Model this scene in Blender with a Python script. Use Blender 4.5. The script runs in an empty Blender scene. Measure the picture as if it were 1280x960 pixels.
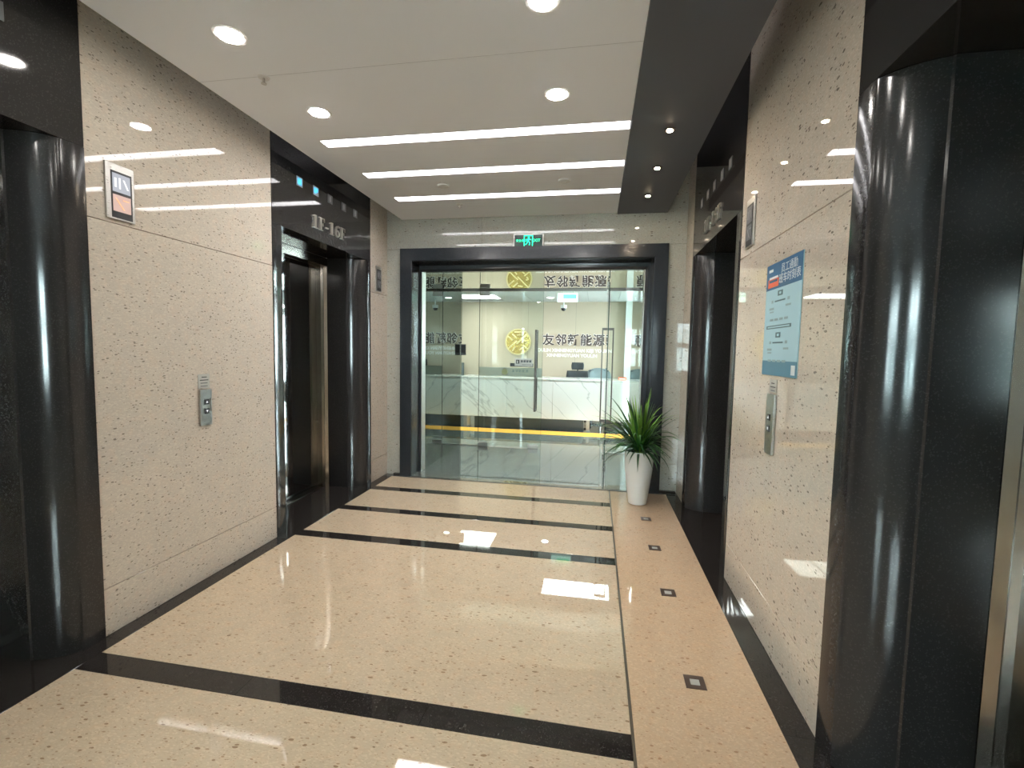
import bpy, bmesh, math, random
from mathutils import Vector, Matrix, Euler
random.seed(7)
sc = bpy.context.scene
COL = sc.collection

# ------------------------------------------------------------------ camera
cam_d = bpy.data.cameras.new('camera'); cam = bpy.data.objects.new('camera', cam_d); COL.objects.link(cam)
cam_d.sensor_width = 36.0; cam_d.lens = 16.5274; cam_d.clip_start = 0.02; cam_d.clip_end = 200
RR = ((0.984352, 0.175265, 0.018263), (-0.030473, 0.067231, 0.997272), (-0.173559, 0.982223, -0.071520))
cam.matrix_world = Matrix(((RR[0][0], RR[1][0], -RR[2][0], 0.0), (RR[0][1], RR[1][1], -RR[2][1], 0.0),
                           (RR[0][2], RR[1][2], -RR[2][2], 1.45), (0, 0, 0, 1)))
sc.camera = cam
# ------------------------------------------------------------------ sky, exposure
w = bpy.data.worlds.new('overcast_sky'); sc.world = w; w.use_nodes = True
bg = w.node_tree.nodes['Background']; bg.inputs[0].default_value = (0.80, 0.93, 1.0, 1); bg.inputs[1].default_value = 25.0
sc.view_settings.view_transform = 'Standard'; sc.view_settings.look = 'None'
sc.view_settings.exposure = 1.1; sc.view_settings.gamma = 1.0; sc.view_settings.use_curve_mapping = False
sc.cycles.use_denoising = True
sc.cycles.max_bounces = 14; sc.cycles.glossy_bounces = 8; sc.cycles.diffuse_bounces = 5
sc.cycles.transparent_max_bounces = 16; sc.cycles.transmission_bounces = 10
sc.cycles.caustics_reflective = False; sc.cycles.caustics_refractive = False
sc.cycles.sample_clamp_indirect = 6.0
DOWN_E, STRIP_E, PANEL_E, SPOT_E = 57.0, 13.0, 17.0, 300.0      # lamp strengths

# ------------------------------------------------------------------ helpers
def srgb(*c):
    return tuple(((v/255)/12.92 if v/255 <= .04045 else ((v/255+.055)/1.055)**2.4) for v in c)
WLOC = {}
class MB:
    def __init__(s): s.v = []; s.f = []
    def add(s, vs, fs):
        n = len(s.v); s.v += [tuple(v) for v in vs]; s.f += [tuple(i+n for i in f) for f in fs]; return s
    def box(s, x0, x1, y0, y1, z0, z1):
        return s.add([(x0,y0,z0),(x1,y0,z0),(x1,y1,z0),(x0,y1,z0),(x0,y0,z1),(x1,y0,z1),(x1,y1,z1),(x0,y1,z1)],
                     [(0,3,2,1),(4,5,6,7),(0,1,5,4),(1,2,6,5),(2,3,7,6),(3,0,4,7)])
    def prism(s, pts, z0, z1):                       # closed polygon in xy, extruded along z
        n = len(pts)
        return s.add([(x,y,z0) for x,y in pts]+[(x,y,z1) for x,y in pts],
                     [tuple(range(n-1,-1,-1)), tuple(range(n,2*n))]+[(i,(i+1)%n,n+(i+1)%n,n+i) for i in range(n)])
    def slab(s, pts, org, right, up, nor, t0, t1):   # closed polygon in a plane given by axes, with thickness
        o,r,u,k = Vector(org),Vector(right),Vector(up),Vector(nor); n = len(pts)
        return s.add([o+r*a+u*b+k*t0 for a,b in pts]+[o+r*a+u*b+k*t1 for a,b in pts],
                     [tuple(range(n-1,-1,-1)), tuple(range(n,2*n))]+[(i,(i+1)%n,n+(i+1)%n,n+i) for i in range(n)])
    def lathe(s, prof, c=(0,0,0), n=32, close=False):
        vs = []; fs = []
        for r,z in prof:
            for i in range(n):
                a = 2*math.pi*i/n; vs.append((c[0]+r*math.cos(a), c[1]+r*math.sin(a), c[2]+z))
        for j in range(len(prof)-1):
            for i in range(n):
                fs.append((j*n+i, j*n+(i+1)%n, (j+1)*n+(i+1)%n, (j+1)*n+i))
        fs.append(tuple(range(n-1,-1,-1))); fs.append(tuple((len(prof)-1)*n+i for i in range(n)))
        return s.add(vs, fs)
    def tube(s, path, r, n=10):
        path = [Vector(p) for p in path]; vs = []; fs = []
        for k,p in enumerate(path):
            d = (path[min(k+1,len(path)-1)]-path[max(k-1,0)]).normalized()
            a = d.orthogonal().normalized() if k == 0 else (a0 - d*a0.dot(d)).normalized()
            a0 = a; b = d.cross(a); rr = r[k] if isinstance(r,(list,tuple)) else r
            for i in range(n):
                t = 2*math.pi*i/n; vs.append(p+a*rr*math.cos(t)+b*rr*math.sin(t))
        m = len(path)
        for k in range(m-1):
            for i in range(n): fs.append((k*n+i,k*n+(i+1)%n,(k+1)*n+(i+1)%n,(k+1)*n+i))
        fs.append(tuple(range(n-1,-1,-1))); fs.append(tuple((m-1)*n+i for i in range(n)))
        return s.add(vs, fs)
    def build(s, name, mat, parent=None, bevel=0, smooth=False, seg=2, origin=None):
        xs,ys,zs = zip(*s.v)
        c = Vector(origin) if origin else Vector(((min(xs)+max(xs))/2,(min(ys)+max(ys))/2,min(zs)))
        me = bpy.data.meshes.new(name); me.from_pydata([Vector(v)-c for v in s.v], [], s.f); me.update()
        bm = bmesh.new(); bm.from_mesh(me); bmesh.ops.recalc_face_normals(bm, faces=bm.faces); bm.to_mesh(me); bm.free()
        me.materials.append(mat)
        if smooth:
            for p in me.polygons: p.use_smooth = True
            try: me.set_sharp_from_angle(angle=math.radians(38))
            except Exception: pass
        o = bpy.data.objects.new(name, me); COL.objects.link(o)
        pl = WLOC[parent.name] if parent else Vector((0,0,0))
        o.parent = parent; o.location = c-pl; WLOC[o.name] = c
        if bevel:
            m = o.modifiers.new('bevel','BEVEL'); m.width = bevel; m.segments = seg; m.limit_method = 'ANGLE'
        return o
def tag(o, label, cat, group=None, kind=None):
    o['label'] = label; o['category'] = cat
    if group: o['group'] = group
    if kind: o['kind'] = kind
    return o
def empty(name, loc, label, cat, group=None, kind=None):
    o = bpy.data.objects.new(name, None); COL.objects.link(o); o.location = loc; WLOC[o.name] = Vector(loc)
    o.empty_display_size = .05
    return tag(o, label, cat, group, kind)
def bx(name, mat, parent, x0,x1,y0,y1,z0,z1, bevel=0, **k): return MB().box(x0,x1,y0,y1,z0,z1).build(name, mat, parent, bevel, **k)
def text_mb(body, size, depth, org, right, up, nor, align='CENTER', offset=0.0, base=0.0):
    cu = bpy.data.curves.new('lettering','FONT'); cu.body = body; cu.size = size; cu.align_x = align; cu.align_y = 'CENTER'
    cu.extrude = depth/2; cu.offset = offset; cu.resolution_u = 3
    ob = bpy.data.objects.new('lettering', cu); COL.objects.link(ob)
    dg = bpy.context.evaluated_depsgraph_get(); me = bpy.data.meshes.new_from_object(ob.evaluated_get(dg))
    o,r,u,k = Vector(org),Vector(right),Vector(up),Vector(nor)
    mb = MB(); mb.add([o+r*v.co.x+u*v.co.y+k*(v.co.z+depth/2+base) for v in me.vertices], [tuple(p.vertices) for p in me.polygons])
    bpy.data.objects.remove(ob); bpy.data.meshes.remove(me); bpy.data.curves.remove(cu)
    return mb

# ------------------------------------------------------------------ materials
def mat(name, col, rough=.5, metal=0., ior=1.5, emit=None, es=0., spec=.5):
    m = bpy.data.materials.new(name); m.use_nodes = True; b = m.node_tree.nodes['Principled BSDF']
    b.inputs['Base Color'].default_value = (*col,1); b.inputs['Roughness'].default_value = rough
    b.inputs['Metallic'].default_value = metal; b.inputs['IOR'].default_value = ior
    b.inputs['Specular IOR Level'].default_value = spec
    if emit: b.inputs['Emission Color'].default_value = (*emit,1); b.inputs['Emission Strength'].default_value = es
    return m
class NT:
    def __init__(s, m): s.t = m.node_tree; s.b = s.t.nodes['Principled BSDF']
    def n(s, typ, **k):
        nd = s.t.nodes.new(typ)
        for a,v in k.items(): setattr(nd,a,v)
        return nd
    def l(s, a, b): s.t.links.new(a,b)
    def math(s, op, a, b=None):
        nd = s.n('ShaderNodeMath', operation=op)
        for i,v in enumerate((a,b)):
            if v is None: continue
            if isinstance(v,(int,float)): nd.inputs[i].default_value = v
            else: s.l(v, nd.inputs[i])
        return nd.outputs[0]
    def mix(s, f, a, b, blend='MIX'):
        nd = s.n('ShaderNodeMix', data_type='RGBA', blend_type=blend)
        for sock,v in ((nd.inputs[0],f),(nd.inputs[6],a),(nd.inputs[7],b)):
            if isinstance(v,(int,float)): sock.default_value = v
            elif isinstance(v,tuple): sock.default_value = (*v,1)
            else: s.l(v, sock)
        return nd.outputs[2]
    def pos(s, scale=(1,1,1)):
        g = s.n('ShaderNodeNewGeometry'); m = s.n('ShaderNodeMapping'); m.inputs['Scale'].default_value = scale
        s.l(g.outputs['Position'], m.inputs['Vector']); return m.outputs[0]
    def noise(s, vec, scale, detail=3, rough=.5):
        nd = s.n('ShaderNodeTexNoise'); nd.inputs['Scale'].default_value = scale; nd.inputs['Detail'].default_value = detail
        nd.inputs['Roughness'].default_value = rough; s.l(vec, nd.inputs['Vector']); return nd.outputs[0]
    def voro(s, vec, scale, rnd=1.):
        nd = s.n('ShaderNodeTexVoronoi'); nd.inputs['Scale'].default_value = scale; nd.inputs['Randomness'].default_value = rnd
        s.l(vec, nd.inputs['Vector']); return nd.outputs['Distance'], nd.outputs['Color']
    def ramp(s, f, p0, p1, c0=(0,0,0), c1=(1,1,1)):
        nd = s.n('ShaderNodeValToRGB'); e = nd.color_ramp.elements
        e[0].position = p0; e[1].position = p1; e[0].color = (*c0,1); e[1].color = (*c1,1); s.l(f, nd.inputs[0]); return nd.outputs[0]
def terrazzo(name, ca, cb, stretch, rough=.07, fleck=(.10,.085,.07), amount=1.0, big=1.0):
    m = mat(name, ca, rough, ior=1.6); t = NT(m)
    p0 = t.pos((1,1,1)); p = t.pos(stretch)
    wob = t.n('ShaderNodeTexNoise'); wob.inputs['Scale'].default_value = 18; t.l(p0, wob.inputs['Vector'])
    vm = t.n('ShaderNodeVectorMath', operation='MULTIPLY_ADD'); t.l(wob.outputs['Color'], vm.inputs[0])
    vm.inputs[1].default_value = (.012,.012,.012); t.l(p, vm.inputs[2]); pw = vm.outputs[0]
    base = t.mix(t.ramp(t.noise(p0, 7, 4), .36, .64), ca, cb)
    d,c = t.voro(pw, 190); sp = t.n('ShaderNodeSeparateColor'); t.l(c, sp.inputs[0])
    base = t.mix(t.math('MULTIPLY', t.noise(pw, 160, 3, .7), .5), base, tuple(v*.55 for v in ca))
    base = t.mix(t.math('MULTIPLY', t.ramp(t.noise(p0, 22, 3), .5, .68), .35), base, (ca[0]*.98, ca[1]*.86, ca[2]*.80))
    base = t.mix(t.math('MULTIPLY', sp.outputs[0], .18), base, tuple(v*.62 for v in ca))
    base = t.mix(t.math('MULTIPLY', t.math('GREATER_THAN', sp.outputs[1], .8), .16), base, tuple(min(1,v*1.35+.05) for v in ca))
    for scale,thr,rad,dark in ((52*big,.83-.12*(amount-1),.36,.78),(85*big,.80-.1*(amount-1),.36,.7),(140*big,.74,.36,.45)):
        d,c = t.voro(pw, scale); sp = t.n('ShaderNodeSeparateColor'); t.l(c, sp.inputs[0])
        pick = t.math('GREATER_THAN', sp.outputs[0], thr)
        size = t.math('MULTIPLY', sp.outputs[1], rad)
        f = t.math('MULTIPLY', t.math('MULTIPLY', pick, t.math('LESS_THAN', d, t.math('ADD', size, .03))), dark)
        tint = t.mix(sp.outputs[2], fleck, tuple(v*2.1 for v in fleck))
        base = t.mix(f, base, tint)
    t.l(base, t.b.inputs['Base Color'])
    return m
C_WALL_A, C_WALL_B = (.67,.59,.49), (.62,.555,.47)
M = {}
M['wall_stone_side'] = terrazzo('cream_terrazzo_side_wall', C_WALL_A, C_WALL_B, (1,.5,1.15), .02, fleck=(.085,.07,.06), big=1.15)
M['wall_stone_end'] = terrazzo('terrazzo_end_wall_office_light_tint', (.50,.495,.435), (.47,.47,.415), (.5,1,1.15), .02, fleck=(.085,.07,.06), big=1.15)  # end stone greyer and greener, partly office light put into its colour
M['floor_stone'] = terrazzo('beige_terrazzo_floor', (.66,.52,.365), (.61,.49,.35), (.5,1.1,1), .016, fleck=(.17,.105,.06), big=1.25)
M['floor_strip_stone'] = terrazzo('tan_terrazzo_floor', (.66,.475,.31), (.62,.455,.305), (.6,1.1,1), .03, fleck=(.24,.14,.08), amount=.8, big=1.25)
def granite(name, col, rough, dots=.02):
    m = mat(name, col, rough, ior=1.55); t = NT(m); p = t.pos()
    d,c = t.voro(p, 260); sp = t.n('ShaderNodeSeparateColor'); t.l(c, sp.inputs[0])
    t.l(t.mix(t.math('MULTIPLY', t.math('GREATER_THAN', sp.outputs[0], .9), .7), col, tuple(v+dots for v in col)), t.b.inputs['Base Color'])
    r = t.n('ShaderNodeMapRange'); r.inputs['To Min'].default_value = rough*.7; r.inputs['To Max'].default_value = rough*1.5
    t.l(t.noise(p, 9, 5, .65), r.inputs['Value']); t.l(r.outputs[0], t.b.inputs['Roughness'])
    return m
M['granite'] = granite('black_granite', (.026,.0245,.0245), .05)
M['granite_jamb'] = granite('black_granite_jamb', (.024,.0225,.0225), .12)
M['granite_floor'] = granite('black_granite_floor', (.024,.0205,.0185), .04)
M['granite_frame'] = granite('charcoal_granite_frame', (.022,.026,.032), .16)
M['joint'] = mat('grout_joint', (.17,.14,.11), .7)
M['joint_metal'] = mat('dark_joint_strip', (.10,.085,.06), .35, .6)
M['core'] = mat('grey_plaster_core', (.20,.19,.18), .8)
M['ceiling'] = mat('white_ceiling_paint', (.90,.92,.95), .75)
M['ceiling_dark'] = mat('charcoal_ceiling_paint', (.085,.088,.10), .55)
M['void'] = mat('dark_ceiling_void', (.03,.03,.032), .9)
M['slot'] = mat('white_slot_paint', (.8,.8,.8), .6)
M['strip'] = mat('strip_light_diffuser', (.9,.9,.9), .5, emit=(1,.97,.98), es=STRIP_E)
M['down'] = mat('downlight_lens', (.9,.9,.9), .5, emit=(1,.95,.89), es=DOWN_E)
M['spot'] = mat('spotlight_lens', (.9,.9,.9), .5, emit=(1,.80,.56), es=SPOT_E)
M['panel_light'] = mat('office_panel_diffuser', (.9,.9,.9), .5, emit=(.93,1,.97), es=PANEL_E)
M['panel_light_soft'] = mat('dimmed_office_panel_diffuser', (.9,.9,.9), .5, emit=(1,1,.93), es=PANEL_E*.42)
M['trim_white'] = mat('white_lamp_rim', (.75,.75,.74), .4)
def steel(name, col, rough, brushed=None):
    m = mat(name, col, rough, 1.0); t = NT(m)
    if brushed:
        p = t.pos(brushed); r = t.n('ShaderNodeMapRange'); r.inputs['To Min'].default_value = rough*.7; r.inputs['To Max'].default_value = rough*1.6
        t.l(t.noise(p, 40, 2), r.inputs['Value']); t.l(r.outputs[0], t.b.inputs['Roughness'])
    return m
M['steel'] = steel('brushed_steel', (.50,.49,.46), .28, (1,1,12))
M['steel_gold'] = steel('polished_door_frame_steel', (.44,.415,.37), .16)
M['mirror_door'] = steel('etched_mirror_steel', (.40,.40,.39), .05)
M['steel_dark'] = steel('dark_bronze_steel', (.11,.10,.09), .3)
M['tunnel_side'] = steel('dark_mirror_glass', (.20,.235,.225), .012)
M['tunnel_top'] = steel('polished_soffit_mirror', (.74,.76,.70), .012)
M['black_plastic'] = mat('black_plastic', (.02,.02,.022), .4)
M['grey_plastic'] = mat('grey_plastic', (.10,.11,.12), .45)
M['white_plastic'] = mat('white_plastic', (.7,.7,.7), .4)
M['paper'] = mat('printed_paper', (.42,.42,.38), .6)
M['ink'] = mat('black_ink', (.03,.03,.03), .6)
M['office_floor'] = granite('grey_polished_office_floor', (.145,.165,.155), .012, .03); M['office_floor'].node_tree.nodes['Principled BSDF'].inputs['IOR'].default_value = 3.0
M['orange'] = mat('orange_floor_strip', (1.0,.50,.08), .6)
M['beige_wall'] = mat('beige_office_wall', (.60,.52,.40), .6)
M['office_wall'] = mat('pale_office_wall', (.55,.55,.52), .7)
M['office_brown'] = mat('taupe_office_wall', (.33,.28,.23), .7)
M['tile'] = mat('white_ceiling_tile', (.62,.64,.62), .8)
M['grid'] = mat('ceiling_grid_metal', (.35,.36,.36), .5)
M['white'] = mat('white_paint', (.74,.77,.75), .4)
m = mat('white_marble', (.72,.77,.74), .10); t = NT(m); p = t.pos((1,1,1.0))
r0 = t.n('ShaderNodeMapping'); r0.inputs['Rotation'].default_value = (0,-.72,0); t.l(p, r0.inputs['Vector'])
rot = t.n('ShaderNodeMapping'); rot.inputs['Scale'].default_value = (.30,1,1.5); t.l(r0.outputs[0], rot.inputs['Vector'])
nz = t.noise(rot.outputs[0], 2.0, 4, .55); v = t.math('ABSOLUTE', t.math('SUBTRACT', nz, .5))
t.l(t.mix(t.ramp(v, 0, .014), (.52,.57,.56), (.78,.82,.80)), t.b.inputs['Base Color']); M['marble'] = m
M['blue_dark'] = mat('slate_blue_panel', (.055,.085,.105), .35)
M['gold'] = steel('gold_metal', (.80,.60,.22), .25)
M['gold_light'] = mat('pale_gold_enamel', (.86,.74,.40), .35, .3)
M['letter_dark'] = mat('dark_letter_face', (.055,.04,.04), .35)
M['letter_white'] = mat('white_letter_edge', (.85,.83,.80), .35, emit=(1,.96,.92), es=.12)
M['letter_silver'] = steel('silver_letter', (.62,.59,.54), .3)
M['frost'] = None
M['fabric'] = mat('black_mesh_fabric', (.035,.045,.05), .7)
M['jacket'] = mat('grey_jacket_cloth', (.16,.21,.22), .8)
M['red'] = mat('orange_red_plastic', (.75,.17,.07), .4)
M['pot'] = mat('white_glazed_ceramic', (.78,.78,.75), .25)
M['soil'] = mat('dark_potting_soil', (.03,.022,.015), .9)
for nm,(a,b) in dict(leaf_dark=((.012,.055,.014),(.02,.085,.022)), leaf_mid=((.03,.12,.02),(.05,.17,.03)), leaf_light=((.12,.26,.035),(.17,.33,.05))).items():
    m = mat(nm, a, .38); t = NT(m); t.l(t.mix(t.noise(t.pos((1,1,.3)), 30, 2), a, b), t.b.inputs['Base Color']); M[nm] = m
M['green_sign'] = mat('lit_green_symbol', (.0,.5,.25), .4, emit=(.0,1,.36), es=1.5)
M['sign_dark'] = mat('dark_green_sign_face', (.02,.05,.045), .25)
M['sign_lit'] = mat('lit_pale_green_face', (.6,.9,.8), .4, emit=(.62,1,.85), es=.55)
M['sign_lit_green'] = mat('lit_green_print', (.1,.8,.4), .4, emit=(.03,.65,.18), es=.6)
M['blue_led'] = mat('lit_blue_display', (.02,.2,.5), .3, emit=(.06,.42,.85), es=.9)
M['led_pale'] = mat('pale_display_frame', (.42,.48,.55), .3)
M['led_off'] = mat('unlit_display', (.12,.125,.135), .3)
M['led_off_mark'] = mat('unlit_display_mark', (.33,.33,.34), .3)
M['screen_blue'] = mat('lit_grey_screen', (.1,.1,.12), .2, emit=(.42,.45,.50), es=.42)
M['screen_red'] = mat('lit_red_screen', (.1,.05,.05), .2, emit=(.60,.42,.35), es=.50)
M['screen_mark'] = mat('screen_graphics', (.2,.2,.2), .3, emit=(.9,.92,.95), es=.5)
M['screen_orange'] = mat('screen_orange_graphics', (.4,.15,.05), .3, emit=(.85,.40,.22), es=.5)
M['poster_body'] = mat('pale_blue_print', srgb(168,206,218), .35)
M['poster_head'] = mat('deep_blue_print', srgb(44,98,140), .35)
M['poster_foot'] = mat('mid_blue_print', srgb(70,125,150), .35)
M['poster_orange'] = mat('orange_print', srgb(228,96,56), .35)
M['poster_white'] = mat('white_print', (.75,.78,.78), .35)
M['poster_ink'] = mat('teal_ink', srgb(70,105,118), .35)
M['poster_faint'] = mat('faint_teal_ink', srgb(140,168,176), .35)
def glass(name, tint, refl=1.0, extra=0.0, gloss=0.0):
    m = bpy.data.materials.new(name); m.use_nodes = True; nt = m.node_tree; nt.nodes.clear()
    out = nt.nodes.new('ShaderNodeOutputMaterial'); mx = nt.nodes.new('ShaderNodeMixShader'); fr = nt.nodes.new('ShaderNodeFresnel')
    tr = nt.nodes.new('ShaderNodeBsdfTransparent'); gl = nt.nodes.new('ShaderNodeBsdfGlossy'); ml = nt.nodes.new('ShaderNodeMath')
    fr.inputs[0].default_value = 1.5; tr.inputs[0].default_value = (*tint,1); gl.inputs['Roughness'].default_value = gloss
    ml.operation = 'MULTIPLY_ADD'; ml.inputs[1].default_value = refl; ml.inputs[2].default_value = extra
    nt.links.new(fr.outputs[0], ml.inputs[0]); nt.links.new(ml.outputs[0], mx.inputs[0]); nt.links.new(tr.outputs[0], mx.inputs[1]); nt.links.new(gl.outputs[0], mx.inputs[2])
    nt.links.new(mx.outputs[0], out.inputs[0]); return m
M['glass'] = glass('greenish_clear_glass', (.93,.975,.955))
M['glass_edge'] = mat('dark_green_glass_edge', (.03,.06,.05), .2)
def frosted():
    m = bpy.data.materials.new('frosted_film'); m.use_nodes = True; nt = m.node_tree; nt.nodes.clear()
    out = nt.nodes.new('ShaderNodeOutputMaterial'); mx = nt.nodes.new('ShaderNodeMixShader'); mx.inputs[0].default_value = .55
    tr = nt.nodes.new('ShaderNodeBsdfTransparent'); df = nt.nodes.new('ShaderNodeBsdfTranslucent'); df.inputs[0].default_value = (.70,.82,.77,1)
    nt.links.new(tr.outputs[0], mx.inputs[1]); nt.links.new(df.outputs[0], mx.inputs[2]); nt.links.new(mx.outputs[0], out.inputs[0]); return m
M['frost'] = frosted()
m = mat('neighbouring_facade', (.55,.60,.60), .7); M['facade'] = m
M['facade_glass'] = mat('facade_window_glass', (.12,.17,.18), .15)

XL, XR, YE = -2.34, .865, 5.03
ZC = 2.87
# ================================================================== floor
fl = bx('floor', M['joint'], None, -7.0, 4.6, -4.2, 4.94, -.14, -.02); tag(fl, 'beige polished terrazzo lobby floor crossed by black granite bands', 'floor', kind='structure')
XA, XB, XC_, XD = -2.243, .177, .187, .752
def slab(name, m, x0,x1,y0,y1, g=.0008, parent=fl): return bx(name, m, parent, x0+g,x1-g,y0+g,y1-g,-.02,0, .0007, seg=1)
bands = [(-1.2,-1.09),(-.16,-.05),(.45,.56),(1.629,1.747),(3.19,3.30),(3.81,3.917),(4.422,4.538)]
edges = [b for bb in bands for b in bb]+[4.94]
for y0,y1 in bands:
    for k in range(3):
        x0 = XA+(XB-XA)*k/3; slab('black_band', M['granite_floor'], x0, XA+(XB-XA)*(k+1)/3, y0, y1)
for y0,y1 in zip(edges[1::2], edges[2::2]): slab('floor_slab', M['floor_stone'], XA, XB, y0, y1)
for y0,y1 in ((-1.2,.60),(.60,4.94)): slab('floor_strip_slab', M['floor_strip_stone'], XC_, XD, y0, y1)
bx('joint_strip', M['joint_metal'], fl, XB+.001, XC_-.001, -1.2, 4.94, -.02, -.003)
for y0,y1 in ((-1.2,.33),(1.845,3.117),(4.63,4.94)): slab('black_border', M['granite_floor'], XL-.003, XA, y0, y1)
for y0,y1 in ((-1.2,.34),(1.86,3.165),(4.68,4.94)): slab('black_border', M['granite_floor'], XD, XR+.003, y0, y1)
slab('floor_slab', M['floor_stone'], -6.9, 4.5, -4.0, -1.2)
# ================================================================== walls
def wall_side(name, X, s, segs, label):
    mb = MB()
    for y0,y1 in segs: mb.box(*sorted((X+s*.032, X+s*.30)), y0,y1,0,3.3)
    o = mb.build(name, M['core']); tag(o, label, 'wall', kind='structure')
    for y0,y1 in segs:
        for z0,z1 in ((0,.239),(.239,2.035),(2.035,3.29)):
            bx('stone_panel', M['wall_stone_side'], o, *sorted((X, X+s*.031)), y0+.001, y1-.001, z0+.0016, z1-.0016, .0012, seg=1)
    return o
wall_side('wall_left', XL, -1, ((-1.2,.33),(1.845,3.117),(4.63,5.06)), 'cream speckled terrazzo wall carrying a steel two-button call plate')
wall_side('wall_right', XR, 1, ((-1.2,.34),(1.86,3.165),(4.68,5.06)), 'cream speckled terrazzo wall with the blue timetable poster')
PXL, PXR, PZ = -2.165, .69, 2.547
mb = MB().box(-6.5,-2.1,5.07,5.30,0,3.3).box(.60,5.6,5.07,5.30,0,3.3).box(-2.1,.60,5.07,5.30,2.46,3.3)
we = mb.build('wall_end', M['core']); tag(we, 'grey-cream speckled stone wall around the dark glass-door portal', 'wall', kind='structure')
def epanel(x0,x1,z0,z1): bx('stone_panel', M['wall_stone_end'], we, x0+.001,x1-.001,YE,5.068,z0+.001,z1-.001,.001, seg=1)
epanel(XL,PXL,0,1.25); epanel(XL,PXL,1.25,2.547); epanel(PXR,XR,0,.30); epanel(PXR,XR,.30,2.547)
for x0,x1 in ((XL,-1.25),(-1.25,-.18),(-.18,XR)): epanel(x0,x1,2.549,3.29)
bx('base_strip', M['granite_floor'], we, XA, PXL, 4.985, YE-.001, .001, .02)
bx('base_strip', M['granite_floor'], we, PXR, XD+.1, 4.985, YE-.001, .001, .02)

# ================================================================== ceiling
mb = MB(); sl = [(3.07,3.187),(3.672,3.79),(4.286,4.41)]; SX0, SX1 = -1.93, .172
cz0, cz1 = ZC, ZC+.09
ys = [-4.0]+[v for s_ in sl for v in s_]+[YE-.002]
for a,b in zip(ys[0::2], ys[1::2]): mb.box(-2.162 if a > -3 else -2.162, SX1, a, b, cz0, cz1)
for a,b in sl: mb.box(-2.162, SX0, a, b, cz0, cz1)
ce = mb.build('ceiling', M['ceiling']); tag(ce, 'white floating plaster ceiling pierced by three long light slots', 'ceiling', kind='structure')
bx('seam', mat('faint_ceiling_seam',(.62,.63,.65),.8), ce, -2.16, SX1, 2.318, 2.3205, cz0-.0006, cz0+.001)
so = bx('trim_1', M['ceiling_dark'], None, SX1+.002, .668, -1.2, YE-.003, ZC-.012, ZC+.10, .002); tag(so, 'charcoal ceiling band holding three small spotlights', 'ceiling band', kind='structure')
up = MB().box(-7.0,5.6,-4.2,5.07,3.30,3.40).build('ceiling_void', M['void']); tag(up, 'dark void above the floating ceiling edges', 'ceiling', kind='structure')
back_c = MB().box(-7.0,-2.164,-4.0,-1.2,2.90,3.0).box(.67,4.6,-4.0,-1.2,2.90,3.0).build('ceiling_corridor', M['ceiling']); tag(back_c, 'plain ceiling of the corridor crossing behind the lobby', 'ceiling', kind='structure')

# strip lights
for i,(a,b) in enumerate(sl):
    lab = ['long white strip light slot farthest from the glass doors', 'middle one of three long white strip light slots', 'long white strip light slot next to the exit-sign wall'][i]
    e = empty('strip_light', ((SX0+SX1)/2,(a+b)/2,ZC), lab, 'strip light', 'ceiling strip lights')
    h = MB().box(SX0,SX1,a,a+.006,cz0,cz1+.03).box(SX0,SX1,b-.006,b,cz0,cz1+.03).box(SX0,SX0+.006,a+.006,b-.006,cz0,cz1+.03).box(SX1-.006,SX1,a+.006,b-.006,cz0,cz1+.03).build('slot_housing', M['slot'], e)
    bx('diffuser', M['strip'], e, SX0+.007, SX1-.007, a+.007, b-.007, cz1-.035, cz1-.02)
# downlights
dn = 0
def downlight(x, y, label):
    e = empty('downlight', (x,y,ZC), label, 'downlight', 'round ceiling downlights')
    MB().lathe([(.062,-.003),(.072,-.003),(.072,.004),(.062,.004)],(x,y,ZC),28).build('rim', M['trim_white'], e)
    MB().lathe([(.054,-.0052),(.054,-.0035)],(x,y,ZC),28).build('lens', M['down'], e)
for x,side in ((-1.70,'left'),(-.256,'right')):
    wl = 'in the column nearer the two-button call plate' if side == 'left' else 'in the column nearer the charcoal ceiling band'
    for y,row in ((2.712,'round downlight nearest the strip lights, '),(2.003,'round downlight second from the strip lights, '),(1.29,'round downlight third from the strip lights, '),(.58,'round downlight fourth from the strip lights, '),(-.13,'round downlight farthest from the strip lights, ')):
        downlight(x, y, row+wl)
for i,y in enumerate((3.204,3.83,4.48)):
    e = empty('spotlight', (.418,y,ZC-.012), ['small spotlight in the charcoal ceiling band farthest from the glass doors','middle spotlight of three in the charcoal ceiling band','small spotlight in the charcoal ceiling band closest to the glass doors'][i], 'spotlight', 'charcoal band spotlights')
    MB().lathe([(.030,-.004),(.040,-.004),(.040,.003),(.030,.003)],(.418,y,ZC-.012),22).build('rim', M['steel_dark'], e)
    MB().lathe([(.018,-.0062),(.018,-.0045)],(.418,y,ZC-.012),20).build('lens', M['spot'], e)
# sprinklers, detectors
def sprinkler(x,y,label):
    e = empty('sprinkler_head', (x,y,ZC), label, 'sprinkler')
    MB().lathe([(.028,-.004),(.030,0)],(x,y,ZC),18).build('cover_plate', M['trim_white'], e)
    MB().lathe([(.006,-.03),(.006,-.004)],(x,y,ZC),10).build('stem', M['steel'], e)
    MB().lathe([(.014,-.033),(.014,-.030)],(x,y,ZC),14).build('deflector', M['steel'], e)
sprinkler(-1.78,2.33,'small sprinkler head in white ceiling between two downlights'); sprinkler(-1.36,4.56,'small sprinkler head between last strip light and stone wall')
def detector(x,y,label):
    e = empty('smoke_detector', (x,y,ZC), label, 'smoke detector')
    MB().lathe([(.034,-.018),(.05,-.010),(.052,0)],(x,y,ZC),24).build('body', M['trim_white'], e, smooth=True)
    MB().lathe([(.012,-.024),(.016,-.018)],(x,y,ZC),16).build('sensor_cap', M['slot'], e)
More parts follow.
